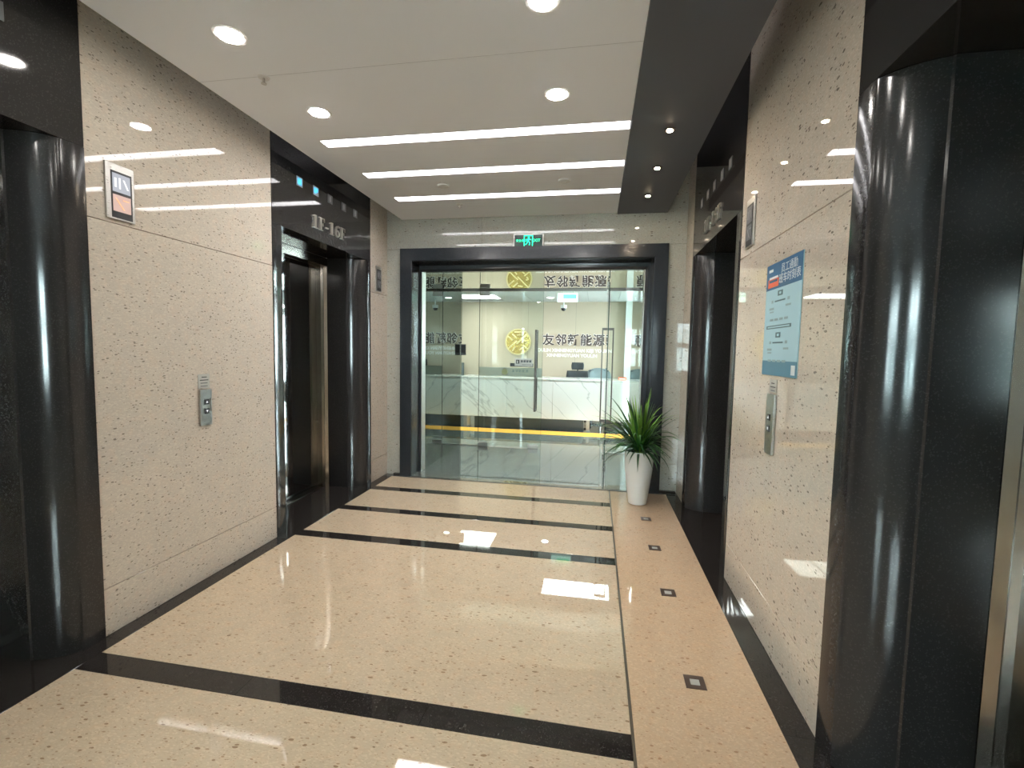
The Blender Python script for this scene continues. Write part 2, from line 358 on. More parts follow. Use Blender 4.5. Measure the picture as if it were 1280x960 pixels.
detector(-1.35,4.03,'white smoke detector between strip lights over the call-plate side'); detector(-.30,4.03,'white smoke detector between strip lights near the charcoal band')

# ================================================================== elevators
def glyphs(ch):
    """serif digit and letter outlines in a unit box, as lists of polygons"""
    def r(a,b,c,d): return [(a,c),(b,c),(b,d),(a,d)]
    if ch == '1': return [r(.24,.46,.0,1.0), r(.10,.60,.0,.055), [(.06,.84),(.24,.90),(.24,1.0),(.06,.90)]], .70
    if ch == 'F': return [r(.12,.34,.0,1.0), r(.02,.46,.0,.055), r(.02,.12,.945,1.0), r(.34,.66,.945,1.0), [(.58,.945),(.66,.945),(.68,.70)], r(.34,.50,.47,.52), [(.48,.62),(.52,.62),(.52,.37),(.48,.37)]], .76
    if ch == '-': return [r(.04,.36,.33,.42)], .44
    if ch == '6':
        n = 20; P = []
        out = [(.33+.30*math.cos(2*math.pi*i/n), .30+.30*math.sin(2*math.pi*i/n)) for i in range(n)]
        inn = [(.35+.13*math.cos(2*math.pi*i/n), .30+.24*math.sin(2*math.pi*i/n)) for i in range(n)]
        P += [[out[i],out[(i+1)%n],inn[(i+1)%n],inn[i]] for i in range(n)]
        A = [(.03,.30),(.05,.55),(.13,.78),(.28,.94),(.46,1.0),(.58,.96)]; B = [(.22,.30),(.24,.56),(.28,.76),(.36,.89),(.46,.945),(.56,.92)]
        P += [[A[i],A[i+1],B[i+1],B[i]] for i in range(5)]
        P += [[(.46,.93),(.60,.96),(.62,.84),(.50,.82)]]
        return P, .70
def lift(name, X, s, Y0, Y1, label, indicator=True):
    e = empty(name, (X,(Y0+Y1)/2,0), label, 'elevator', kind='structure')
    H = 2.34; g = M['granite']; P = lambda d,y: (X+s*d, y)
    for a,t_ in ((Y1,-1),(Y0,1)):                # jambs: flat face, bull-nose, flat return
        pts = [P(-.004,a+t_*.0015), P(-.004,a+t_*.10)]
        for k in range(1,11):
            q = math.pi/2*k/10; f = k/10; pts.append(P(-.004+.15*(.55*(1-math.cos(q))+.45*f), a+t_*(.10+.105*(.55*math.sin(q)+.45*f))))
        pts += [P(.150,a+t_*.213), P(.36,a+t_*.213), P(.36,a+t_*.0015)]
        MB().prism(pts, .0, H).build('jamb', M['granite_jamb'], e, smooth=True)
        q = [P(.361,a+t_*.217),P(.385,a+t_*.240),P(.39,a+t_*.240),P(.41,a+t_*.252),P(.462,a+t_*.252),P(.462,a+t_*.1),P(.361,a+t_*.1)]
        MB().prism(q, .0, 2.261).build('door_frame', M['steel_gold'], e)
    bx('header', g, e, *sorted((X-s*.004, X+s*.36)), Y0+.0015, Y1-.0015, H+.0015, 3.29, .001, seg=1)
    bx('transom', M['steel_gold'], e, *sorted((X+s*.361, X+s*.462)), Y0+.10, Y1-.10, 2.262, 2.339)
    ym = (Y0+Y1)/2
    for y0,y1 in ((Y0+.20,ym-.002),(ym+.002,Y1-.20)):
        bx('door_panel', M['mirror_door'], e, *sorted((X+s*.463, X+s*.495)), y0, y1, .012, 2.261, .001, seg=1)
    bx('sill', M['steel_dark'], e, *sorted((X+s*.40, X+s*.56)), Y0+.15, Y1-.15, -.015, .006)
    slab('threshold_slab', M['granite_floor'], *sorted((X-s*.097 if s<0 else X-s*.113, X+s*.40)), Y0, Y1)
    bx('shaft_back', M['void'], e, *sorted((X+s*.50, X+s*.56)), Y0, Y1, 0, 3.29)
    # indicator icons and lettering
    r = (0,1,0) if s < 0 else (0,-1,0); nrm = (-s,0,0)
    yc0 = Y0 if s < 0 else Y1; dirn = 1 if s < 0 else -1
    for k,off in enumerate((.325,.545,.757,.983,1.195)):
        yy = yc0+dirn*off; lit = (k < 2)
        ic = MB().slab([(-.038,-.036),(.038,-.036),(.038,.036),(-.038,.036)], (X-s*.0045,yy,2.74), r, (0,0,1), nrm, 0, .004).build('indicator_icon', M['led_pale'] if lit and s<0 else M['led_off'], e)
        mk = M['blue_led'] if lit and s<0 else M['led_off_mark']
        shape = [(-.024,-.024),(.024,-.024),(.024,.024),(-.024,.024)] if k == 0 else ([(-.028,-.020),(.004,-.020),(.004,-.006),(.028,-.006),(.028,.024),(-.028,.024)] if k == 1 else [(-.010,-.024),(.010,-.024),(.014,.0),(.010,.024),(-.010,.024),(-.014,.0)])
        MB().slab(shape, (X-s*.0085,yy,2.74), r, (0,0,1), nrm, 0, .001).build('icon_mark', mk, ic)
    x = .485; hgt = .105
    for ch in '1F-16F':
        polys, adv = glyphs(ch); mb = MB()
        for pl in polys:
            mb.slab([(a*hgt*1.18, b*hgt) for a,b in pl], (X-s*.0042, yc0+dirn*x, 2.437), r, (0,0,1), nrm, 0, .012)
        mb.build('letter', M['letter_silver'], e); x += adv*hgt*1.18+.004
    return e
lift('door_1', XL, -1, .33, 1.845, 'black granite elevator doorway beside the twin-screen floor indicator')
lift('door_2', XL, -1, 3.117, 4.63, 'black granite elevator doorway under blue icons marked 1F-16F')
lift('door_3', XR, 1, 3.165, 4.68, 'black granite elevator doorway next to the potted plant')
lift('door_4', XR, 1, .34, 1.86, 'black granite elevator doorway with rounded jamb beyond the blue poster')

# ================================================================== portal frame and tunnel
p_out = [(0,0,0,5.032),(0,0,0,4.985),(.128,.128,.128,4.985),(.135,.135,.138,4.992),(.135,.135,.138,5.06),(.142,.148,.150,5.20),(.150,.172,.190,5.20),(.165,.20,.217,5.215),(.165,.20,.217,5.29),(0.05,0.05,.05,5.29)]
vs = []; fs = []
for l_,r_,t_,y in p_out:
    vs += [(PXL+l_,y,0),(PXL+l_,y,PZ-t_),(PXR-r_,y,PZ-t_),(PXR-r_,y,0)]
for k in range(len(p_out)-1):
    for j in range(3): fs.append((k*4+j,k*4+j+1,k*4+4+j+1,k*4+4+j))
pf = MB().add(vs,fs).build('trim_2', M['granite_frame']); tag(pf, 'stepped charcoal stone frame around the glass entrance', 'door frame', kind='structure')
TX0, TX1, TZ, YD = PXL+.165, PXR-.20, PZ-.217, 6.84
tl = bx('wall_vestibule_left', M['tunnel_side'], None, TX0-.05, TX0, 5.291, YD+.05, 0, TZ); tag(tl, 'dark mirror-glass side wall of the entrance recess reflecting the company sign', 'wall', kind='structure')
tr_ = bx('wall_vestibule_right', M['tunnel_side'], None, TX1, TX1+.05, 5.291, YD+.05, 0, TZ); tag(tr_, 'dark mirror-glass side wall of the entrance recess behind the plant', 'wall', kind='structure')
tt = bx('ceiling_vestibule', M['tunnel_top'], None, TX0-.05, TX1+.05, 5.291, YD+.05, TZ+.001, TZ+.05); tag(tt, 'polished mirror soffit over the glass entrance', 'ceiling', kind='structure')
for nm,x0,x1,lab in (('trim_3',TX0,TX0+.008,'bright metal corner bead on the call-plate side of the portal'),('trim_4',TX1-.008,TX1,'bright metal corner bead on the plant side of the portal')):
    o = bx(nm, M['steel'], None, x0, x1, 5.216, 5.33, 0, TZ); tag(o, lab, 'corner bead', kind='structure')
of = bx('floor_office', M['office_floor'], None, -6.5, 5.6, 4.942, 14.2, -.14, 0); tag(of, 'grey mirror-polished floor running from the portal into the office', 'floor', kind='structure')
bx('orange_strip', M['orange'], of, -2.9, .85, 8.06, 8.44, .0002, .0022)  # flat orange strip across the floor in front of the desk
bx('threshold_plate', M['steel_dark'], of, -2.03, .555, 4.945, 4.975, .0002, .003)

# ================================================================== glass front
def pane(name, parent, x0,x1,y0,y1,z0,z1): return bx(name, M['glass'], parent, x0,x1,y0,y1,z0,z1)
GB, GT = .012, TZ-.022
hd = bx('trim_5', M['steel_dark'], None, TX0+.001, TX1-.001, YD-.02, YD+.02, TZ-.02, TZ); tag(hd, 'slim dark metal channel along the top of the glass doors', 'door track', kind='structure')
LX0, LX1, RXH = -1.712, -.765, .165
for nm,x0,x1,lab in (('window_1',TX0+.002,LX0-.004,'narrow fixed glass panel carrying the card reader'),('window_2',RXH+.02,TX1-.002,'narrow fixed glass panel beside the open glass door')):
    o = empty(nm, ((x0+x1)/2,YD,0), lab, 'glass panel', kind='structure')
    pane('pane', o, x0,x1,YD-.006,YD+.006,.014,GT)
    bx('floor_channel', M['steel'], o, x0,x1,YD-.014,YD+.014,.0005,.013)
    xe = x1 if nm == 'window_1' else x0
    bx('pane_edge', M['glass_edge'], o, xe-.001, xe+.001, YD-.0065,YD+.0065,.014,GT)
def pull(parent, fn, z0=.56, z1=1.752):
    """bar pull on both glass faces; fn maps (along, out, z) to world"""
    for sgn in (-1,1):
        mb = MB(); r = .016
        prof = [(-r,-.008),(r,-.008),(r,.008),(-r,.008)]
        mb.add([fn(a, sgn*(.066+b), z) for z in (z0,z1) for a,b in prof], [(0,1,2,3),(4,5,6,7)]+[(i,(i+1)%4,4+(i+1)%4,4+i) for i in range(4)])
        hb = mb.build('pull_bar', M['steel_dark'], parent, .002)
        for z in (z0,z1-.03):
            mk = MB(); mk.add([fn(a, sgn*b, zz) for zz in (z,z+.03) for a,b in ((-.012,.0065),(.012,.0065),(.012,.060),(-.012,.060))], [(0,1,2,3),(4,5,6,7)]+[(i,(i+1)%4,4+(i+1)%4,4+i) for i in range(4)])
            mk.build('standoff', M['steel_dark'], hb)
# closed leaf
d5 = empty('door_5', ((LX0+LX1)/2,YD,0), 'closed frameless glass door leaf with frosted band and dark bar pull', 'glass door', kind='structure')
pane('pane', d5, LX0,LX1,YD-.006,YD+.006,GB,GT)
bx('pane_edge', M['glass_edge'], d5, LX1-.0012,LX1+.001,YD-.0065,YD+.0065,GB,GT)
bx('pane_edge', M['glass_edge'], d5, LX0-.001,LX0+.0012,YD-.0065,YD+.0065,GB,GT)
for x0,x1,z0,z1 in ((LX0,LX0+.15,.006,.06),(LX1-.19,LX1-.04,.006,.06),(LX0,LX0+.15,TZ-.085,TZ-.024)):
    bx('patch_fitting', M['steel'], d5, x0,x1,YD-.017,YD+.017,z0,z1,.002)
pull(d5, lambda a,o_,z: (-.857+a, YD+o_, z))
bx('frosted_band', M['frost'], d5, LX0+.005,LX1-.004,YD-.0072,YD-.0066,1.062,1.195)
for ch,(k) in zip('友邻新能源', range(5)):
    text_mb(ch, .046, .0006, (-1.19+k*.050,YD-.0073,1.145), (1,0,0),(0,0,1),(0,-1,0)).build('band_letter', M['poster_ink'], d5)
bx('band_text_line', M['poster_faint'], d5, -1.19,-1.00,YD-.0078,YD-.0073,1.098,1.104)
MB().slab([(.045*math.cos(a*math.pi/12),.045*math.sin(a*math.pi/12)) for a in range(24)], (-1.32,YD-.0073,1.130), (1,0,0),(0,0,1),(0,-1,0),0,.0006).build('band_logo', mat('pale_lime_print',(.62,.72,.42),.5), d5)
bx('lock_case', M['grey_plastic'], d5, -1.238,-.895,YD-.03,YD-.0085,1.212,1.262,.003)
pl = bx('push_plate', M['steel'], d5, -1.168,-.905,YD-.034,YD-.031,1.222,1.332,.001)
bx('plate_symbol', M['ink'], pl, -1.147,-1.100,YD-.0348,YD-.0341,1.256,1.312)
bx('plate_symbol_inset', M['steel'], pl, -1.136,-1.118,YD-.0355,YD-.0349,1.262,1.302)
for k in range(4): bx('plate_mark', M['grey_plastic'], pl, -1.078+k*.041,-1.047+k*.041,YD-.0348,YD-.0341,1.277,1.308)
bx('plate_underline', M['grey_plastic'], pl, -1.06,-.925,YD-.0348,YD-.0341,1.240,1.246)
# open leaf, swung towards the lobby
d6 = empty('door_6', (RXH,YD,0), 'frameless glass door leaf standing open at right angles into the recess', 'glass door', kind='structure')
ox = .143
pane('pane', d6, ox-.006,ox+.006,5.965,YD-.025,GB,GT)
bx('pane_edge', M['glass_edge'], d6, ox-.0066,ox+.0066,5.961,5.9645,GB,GT)
bx('patch_fitting', M['steel'], d6, ox-.017,ox+.017,YD-.17,YD-.022,.006,.06,.002)
bx('patch_fitting', M['steel'], d6, ox-.017,ox+.017,YD-.17,YD-.022,TZ-.085,TZ-.024,.002)
lk = bx('bottom_lock', M['steel'], d6, ox-.018,ox+.018,5.968,6.07,.004,.07,.004)
MB().tube([(ox,5.955,.04),(ox,5.968,.04)], .014, 14).build('lock_cylinder', M['steel_dark'], lk)
pull(d6, lambda a,o_,z: (ox+o_, 6.065+a, z))
# card reader
cr = empty('card_reader', (-1.97,YD-.01,1.36), 'dark square card reader fixed to the narrow glass panel', 'card reader')
bx('body', M['grey_plastic'], cr, -1.995,-1.915,YD-.03,YD-.007,1.364,1.528,.006)
bx('keypad_face', M['black_plastic'], cr, -1.985,-1.925,YD-.0325,YD-.0305,1.40,1.515)

# ================================================================== lobby fittings
# exit sign
ex = empty('exit_sign', (-.736,YE-.001,2.535), 'green running-man exit sign above the dark portal frame', 'exit sign')
bx('casing', M['steel'], ex, -.897,-.575,YE-.030,YE-.001,2.535,2.677,.003)
fc = bx('face', M['sign_dark'], ex, -.885,-.587,YE-.0325,YE-.0305,2.547,2.665)
fy = YE-.0328
def flat(pts, m, name, parent, org, r=(1,0,0), n=(0,-1,0), t=.0008): return MB().slab(pts, org, r, (0,0,1), n, 0, t).build(name, m, parent)
def rect(a,b,c,d): return [(a,c),(b,c),(b,d),(a,d)]
O = (-.736, fy, 2.606)
for a,b,c,d in ((-.048,-.040,-.055,.055),(.040,.048,-.055,.055),(-.040,.040,.047,.055)): flat(rect(a,b,c,d), M['green_sign'], 'door_symbol', fc, O)
rm = MB()
for pts in ([(.004+.010*math.cos(k*math.pi/6),.034+.010*math.sin(k*math.pi/6)) for k in range(12)],
            [(-.012,-.008),(.006,-.010),(.012,.022),(-.002,.024)], [(-.010,.020),(-.004,.012),(-.026,.000),(-.030,.006)],
            [(.010,.020),(.012,.010),(.030,.004),(.032,.010)], [(-.012,-.006),(-.002,-.008),(-.014,-.034),(-.032,-.046),(-.034,-.038),(-.022,-.030)],
            [(-.002,-.008),(.006,-.010),(.020,-.022),(.014,-.048),(.006,-.046),(.010,-.026)]): rm.slab(pts, O, (1,0,0),(0,0,1),(0,-1,0),0,.0008)
rm.build('running_figure', M['green_sign'], fc)
text_mb('安全出口', .029, .0006, (-.810,fy,2.606), (1,0,0),(0,0,1),(0,-1,0)).build('lettering', M['green_sign'], fc)
text_mb('EXIT', .044, .0006, (-.655,fy,2.606), (1,0,0),(0,0,1),(0,-1,0)).build('lettering', M['green_sign'], fc)
# floor lights
for i,y in enumerate((2.094,2.882,3.544,4.165)):
    e = empty('floor_light', (.475,y,0), ['square recessed floor light farthest from the potted plant','square recessed floor light, third counting away from the potted plant','square recessed floor light, second nearest the potted plant','square recessed floor light closest to the potted plant'][i], 'floor light', 'recessed floor lights')
    MB().box(.432,.518,y-.043,y-.020,.0003,.003).box(.432,.518,y+.020,y+.043,.0003,.003).box(.432,.455,y-.020,y+.020,.0003,.003).box(.495,.518,y-.020,y+.020,.0003,.003).build('frame', mat('bronze_bezel',(.16,.12,.10),.35,.7) if i==0 else bpy.data.materials['bronze_bezel'], e)
    bx('lens', M['paper'], e, .455,.495,y-.020,y+.020,.0003,.0018)
# call plates
def callplate(X, s, y0,y1,z0,z1,label,cat='call button'):
    e = empty('call_plate', (X,(y0+y1)/2,z0), label, cat)
    bx('plate', M['steel'], e, *sorted((X-s*.001,X-s*.014)), y0,y1,z0,z1,.002)
    yc = (y0+y1)/2; zc = (z0+z1)/2
    for dz in (.034,-.022):
        b = bx('button', M['black_plastic'], e, *sorted((X-s*.0145,X-s*.018)), yc-.017,yc+.017,zc+dz-.016,zc+dz+.016,.002)
        sg = 1 if dz > 0 else -1
        MB().slab([(-.008,-.006*sg),(.008,-.006*sg),(0,.008*sg)], (X-s*.0183,yc,zc+dz), (0,-s,0),(0,0,1),(-s,0,0),0,.0008).build('arrow', M['screen_mark'], b)
def notice(X, s, y0,y1,z0,z1,label):
    e = empty('notice_label', (X,(y0+y1)/2,z0), label, 'label')
    bx('sheet', M['paper'], e, *sorted((X-s*.001,X-s*.003)), y0,y1,z0,z1)
    for k,(f0,f1) in enumerate(((.3,.75),(.15,.88),(.2,.8),(.2,.8))):
        zz = z1-.018-k*.018; bx('print_line', M['ink'] if k < 2 else M['grey_plastic'], e, *sorted((X-s*.0031,X-s*.0036)), y0+(y1-y0)*f0,y0+(y1-y0)*f1,zz-.003,zz+.002)
callplate(XL,-1,2.437,2.522,.960,1.178,'steel two-button elevator call plate below a small printed label by granite doorways')
notice(XL,-1,2.434,2.520,1.186,1.272,'small grey printed label above the two-button plate')
callplate(XR,1,2.440,2.540,.962,1.258,'steel elevator call plate below the blue timetable poster')
notice(XR,1,2.446,2.540,1.268,1.330,'small pale label between blue poster and call plate')
# floor indicators
def indicator(X, s, y0,y1,z0,z1,label, on=True):
    e = empty('floor_indicator', (X,(y0+y1)/2,z0), label, 'floor indicator')
    bx('steel_frame', M['steel'], e, *sorted((X-s*.001,X-s*.010)), y0,y1,z0,z1,.002)
    h = z1-z0; wd = y1-y0
    bx('dark_glass', M['black_plastic'], e, *sorted((X-s*.0102,X-s*.0112)), y0+wd*.17,y1-wd*.10,z0+h*.03,z1-h*.13)
    for k,(a,b) in enumerate(((.50,.83),(.15,.45))):
        scn = bx('screen', (M['screen_blue'],M['screen_red'])[k] if on else M['led_off'], e, *sorted((X-s*.0113,X-s*.0122)), y0+wd*.22,y1-wd*.16,z0+h*a,z0+h*b)
        r = (0,-s,0); c = (X-s*.0123,(y0+wd*.22+y1-wd*.16)/2,z0+h*(a+b)/2); q = wd*.31; qq = h*(b-a)/2
        if k == 0: shp = [rect(-.8*q,-.55*q,-.5*qq,.5*qq), rect(-.3*q,-.1*q,-.6*qq,.6*qq), [(0.15*q,.5*qq),(.35*q,.5*qq),(.8*q,-.5*qq),(.6*q,-.5*qq)]]
        else: shp = [[(-.8*q,.6*qq),(-.6*q,.6*qq),(.3*q,-.7*qq),(.1*q,-.7*qq)], rect(.1*q,.8*q,.4*qq,.55*qq)]
        for p_ in shp: MB().slab(p_, c, r,(0,0,1),(-s,0,0),0,.0006).build('screen_graphic', ((M['screen_mark'],M['screen_orange'])[k]) if on else M['led_off_mark'], scn)
indicator(XL,-1,1.930,2.073,2.054,2.32,'twin-screen steel floor indicator between the two granite doorways')
indicator(XL,-1,4.745,4.875,2.055,2.325,'dim steel floor indicator in the narrow stone strip beside the glass portal', False)
indicator(XR,1,2.905,3.050,2.072,2.352,'dim steel floor indicator on the wall above the blue poster', False)
# poster
PY0,PY1,PZ0,PZ1 = 2.225,2.655,1.350,1.902
po = empty('poster', (XR,(PY0+PY1)/2,PZ0), 'pale blue timetable poster with dark blue heading and orange bus', 'poster')
px = XR-.001
bx('board', M['poster_body'], po, px-.004,px,PY0,PY1,PZ0,PZ1)
def pr(name, m, a,b,c,d, lay=0, parent=po):      # a,b from the reader's left 0..1, c,d from the bottom 0..1
    y = lambda f: PY1-(PY1-PY0)*f; z = lambda f: PZ0+(PZ1-PZ0)*f
    return bx(name, m, parent, px-.0046-lay*.0004,px-.0042-lay*.0004,min(y(a),y(b)),max(y(a),y(b)),z(c),z(d))
pr('heading_band', M['poster_head'],0,1,.77,1); pr('footer_band', M['poster_foot'],0,1,0,.13)
def ptxt(s_, size, a, c, m): text_mb(s_, size, .0004, (px-.0047,PY1-(PY1-PY0)*a,PZ0+(PZ1-PZ0)*c), (0,-1,0),(0,0,1),(-1,0,0)).build('lettering', m, po)
ptxt('员工通勤', .048, .66, .925, M['poster_white']); ptxt('班车时刻表', .050, .68, .838, M['poster_white'])
pr('logo_mark', M['poster_white'], .07,.20,.93,.955,1)
bus = pr('bus_body', M['poster_orange'],.06,.38,.79,.865,1); pr('bus_roof', M['poster_white'],.09,.36,.866,.885,1)
pr('bus_window', M['poster_head'],.10,.34,.835,.855,2, po)
for c0 in (.70,.335):
    pr('route_pill', M['poster_ink'],.38,.52,c0,c0+.045,1); pr('route_pill_inset', M['poster_body'],.42,.48,c0+.012,c0+.033,2)
    pr('route_line', M['poster_ink'],.30,.60,c0-.05,c0-.038,1)
    pr('route_stop', M['poster_faint'],.20,.25,c0-.055,c0-.03,1); pr('route_stop', M['poster_faint'],.66,.72,c0-.055,c0-.03,1)
    pr('route_text', M['poster_faint'],.14,.28,c0-.115,c0-.095,1); pr('route_text', M['poster_faint'],.62,.76,c0-.105,c0-.088,1); pr('route_text', M['poster_faint'],.16,.28,c0-.14,c0-.128,1)
    for k in range(4): pr('time_text', M['poster_faint'],.18+k*.14,.28+k*.14,c0-.215,c0-.195,1)
pr('notice_bar', M['poster_ink'],.08,.80,.415,.445,1); pr('notice_bar_text', M['poster_body'],.12,.76,.424,.436,2)
pr('contact_block', M['poster_white'],.86,.96,.02,.10,1)

# ================================================================== potted plant
PC = (.437, 4.60)
pp = empty('potted_plant', (PC[0],PC[1],0), 'spiky green dracaena in tall white tapered pot beside the portal', 'potted plant')
MB().lathe([(.080,.0),(.086,.004),(.100,.10),(.116,.22),(.130,.34),(.136,.43),(.134,.485),(.128,.51),(.120,.512),(.118,.48)],(PC[0],PC[1],0.001),40).build('pot', M['pot'], pp, smooth=True)
MB().lathe([(.116,.0),(.110,.012)],(PC[0],PC[1],.47),24).build('soil', M['soil'], pp)
def leaf_mesh(L, wd, a0, droop, m, name='leaf'):
    n = 7; vs = []; fs = []; p = Vector((0,0,0)); ang = a0
    for k in range(n+1):
        t_ = k/n; ww = wd*(.55+1.3*t_ if t_ < .35 else 1.0*(1-((t_-.35)/.65)**1.6))+.0006
        d = Vector((math.cos(ang),0,math.sin(ang))); nn = Vector((-math.sin(ang),0,math.cos(ang)))
        vs += [p+Vector((0,-ww,0))+nn*ww*.45, p, p+Vector((0,ww,0))+nn*ww*.45]
        p = p+d*(L/n); ang -= droop/n*(.5+1.1*t_)
    for k in range(n): fs += [(k*3,k*3+1,k*3+4,k*3+3),(k*3+1,k*3+2,k*3+5,k*3+4)]
    me = bpy.data.meshes.new(name); me.from_pydata(vs,[],fs); me.materials.append(m)
    for q in me.polygons: q.use_smooth = True
    return me
rings = [(28,(1.15,1.48),(.46,.60),(.15,.9)),(44,(.80,1.15),(.46,.62),(.5,1.3)),(48,(.45,.85),(.42,.58),(.7,1.8)),(42,(.1,.55),(.32,.48),(.8,1.9))]
variants = []
for ri,(n,ar,lr,dr) in enumerate(rings):
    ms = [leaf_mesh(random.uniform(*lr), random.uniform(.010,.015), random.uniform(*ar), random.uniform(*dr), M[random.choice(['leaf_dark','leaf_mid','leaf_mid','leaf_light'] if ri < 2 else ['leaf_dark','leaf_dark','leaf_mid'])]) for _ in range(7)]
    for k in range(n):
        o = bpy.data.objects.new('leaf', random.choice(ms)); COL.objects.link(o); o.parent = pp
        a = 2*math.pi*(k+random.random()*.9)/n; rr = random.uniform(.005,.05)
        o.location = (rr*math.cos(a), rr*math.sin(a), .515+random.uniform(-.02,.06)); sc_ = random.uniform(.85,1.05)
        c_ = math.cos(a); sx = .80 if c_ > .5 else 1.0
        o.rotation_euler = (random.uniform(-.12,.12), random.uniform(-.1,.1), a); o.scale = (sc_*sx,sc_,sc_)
for k in range(5):
    a = k*1.257; MB().tube([(PC[0]+.03*math.cos(a),PC[1]+.03*math.sin(a),.475),(PC[0]+.035*math.cos(a),PC[1]+.035*math.sin(a),.56)],.014,8).build('stalk', M['leaf_light'], pp)

# ================================================================== office beyond the glass
OZ = 2.525; YW = 10.4
bw = bx('wall_office_back', M['beige_wall'], None, -6.4, .60, YW, YW+.15, 0, OZ); tag(bw, 'beige reception wall bearing the round gold emblem and company name', 'wall', kind='structure')
for k in range(1,5): bx('panel_joint', M['joint'], bw, -3.6+k*1.05,-3.597+k*1.05,YW-.0008,YW,.1,OZ)
cl = bx('trim_6', M['white'], None, .602,.735,YW-.10,YW+.16,0,OZ); tag(cl, 'white square column at the end of the beige reception wall', 'column', kind='structure')
wl = bx('wall_office_left', M['office_wall'], None, -6.5,-6.4,5.3,14.2,0,OZ); tag(wl, 'pale office side wall behind the reception wing', 'wall', kind='structure')
FX0,FX1,FZ0,FZ1 = 3.0,5.3,.35,2.42
wf = MB().box(-6.4,FX0,13.6,13.75,0,OZ).box(FX1,5.6,13.6,13.75,0,OZ).box(FX0,FX1,13.6,13.75,0,FZ0).box(FX0,FX1,13.6,13.75,FZ1,OZ).build('wall_office_far', M['office_brown'])
wn = empty('window_5', ((FX0+FX1)/2,13.67,FZ0), 'tall bright window in the taupe far office wall', 'window', kind='structure')
for k in range(7):
    xx = FX0+(FX1-FX0)*k/6; bx('mullion', M['white'], wn, xx-.025,xx+.025,13.63,13.70,FZ0,FZ1)
for k in range(6): bx('pane', M['glass'], wn, FX0+(FX1-FX0)*k/6+.026,FX0+(FX1-FX0)*(k+1)/6-.026,13.66,13.666,FZ0,FZ1)
bx('transom', M['white'], wn, FX0,FX1,13.64,13.69,1.25,1.30); tag(wf, 'taupe far office wall beyond the white column', 'wall', kind='structure')
fr = MB().box(-6.4,TX0-.051,YD-.05,YD+.05,0,OZ).box(TX1+.051,5.6,YD-.05,YD+.05,0,OZ).box(TX0-.05,TX1+.05,YD-.05,YD+.05,TZ+.051,OZ).build('wall_office_front', M['office_wall']); tag(fr, 'pale office wall holding the glass doors', 'wall', kind='structure')
oc = bx('ceiling_office', M['grid'], None, -6.4,5.6,YD-.05,13.7,OZ+.012,OZ+.10); tag(oc, 'white tiled office ceiling above the reception desk', 'ceiling', kind='structure')
PL = [(-2.80,-1.98,9.0,9.78),(-.78,.345,7.42,7.96),(-4.1,-2.95,7.42,7.96),(1.9,3.1,8.6,9.2),(1.9,3.1,11.2,11.8)]  # panel beyond the mirror-glass wall is added unseen to light the desk
import itertools
def clash(x0,x1,y0,y1): return any(x0 < b-.001 and x1 > a+.001 and y0 < d-.001 and y1 > c+.001 for a,b,c,d in PL)
tx = -3.18
for i in range(11):
    for j in range(12):
        x0 = -3.18+i*.6; y0 = 6.9+j*.55; x1 = x0+.594; y1 = y0+.544
        if clash(x0,x1,y0,y1): continue
        bx('ceiling_tile', M['tile'], oc, x0,x1,y0,y1,OZ,OZ+.011)
for i,(a,b,c,d) in enumerate(PL):
    lab = ['bright ceiling light panel close to the beige reception wall','bright ceiling light panel in front of the reception desk','added unseen ceiling light panel brightening the desk, behind the mirror-glass side wall','bright ceiling light panel over the open office by the glass front','bright ceiling light panel over the open office near the taupe wall'][i]
    e = empty('panel_light', ((a+b)/2,(c+d)/2,OZ), lab, 'ceiling light', 'office light panels')
    MB().box(a,b,c,c+.02,OZ-.004,OZ+.011).box(a,b,d-.02,d,OZ-.004,OZ+.011).box(a,a+.02,c+.02,d-.02,OZ-.004,OZ+.011).box(b-.02,b,c+.02,d-.02,OZ-.004,OZ+.011).build('frame', M['white'], e)
    bx('diffuser', M['panel_light_soft' if i == 0 else 'panel_light'], e, a+.021,b-.021,c+.021,d-.021,OZ-.002,OZ+.004)
for x,y,lab in ((-.93,9.55,'round office downlight between the emblem and company name'),(-3.0,8.0,'round office downlight over the waiting side')):
    e = empty('office_downlight', (x,y,OZ), lab, 'downlight')
    MB().lathe([(.075,-.004),(.085,-.004),(.085,-.0005),(.075,-.0005)],(x,y,OZ),24).build('rim', M['white'], e)
    MB().lathe([(.065,-.006),(.065,-.0045)],(x,y,OZ),24).build('lens', M['panel_light'], e)
# hanging exit sign and dome camera
hs = empty('hanging_exit_sign', (-.525,8.5,2.326), 'pale green lit exit sign hanging from the office ceiling', 'exit sign')
bx('box', M['sign_lit'], hs, -.705,-.347,8.49,8.52,2.326,2.482,.004)
bx('green_print', M['sign_lit_green'], hs, -.60,-.37,8.488,8.4895,2.385,2.455)
MB().tube([(-.62,8.505,2.482),(-.62,8.505,OZ)],.005,8).build('hanger', M['steel'], hs); MB().tube([(-.43,8.505,2.482),(-.43,8.505,OZ)],.005,8).build('hanger', M['steel'], hs)
dc = empty('dome_camera', (-.66,9.5,OZ), 'small dark dome camera under the office ceiling', 'camera')
MB().lathe([(.06,-.06),(.06,0)],(-.66,9.5,OZ-.16),20).build('mount', M['white'], dc); MB().tube([(-.66,9.5,OZ-.16),(-.66,9.5,OZ)],.012,8).build('stem', M['white'], dc)
MB().lathe([(.008,-.055),(.035,-.045),(.05,-.02),(.052,0)],(-.66,9.5,OZ-.22),20).build('dome', M['black_plastic'], dc, smooth=True)
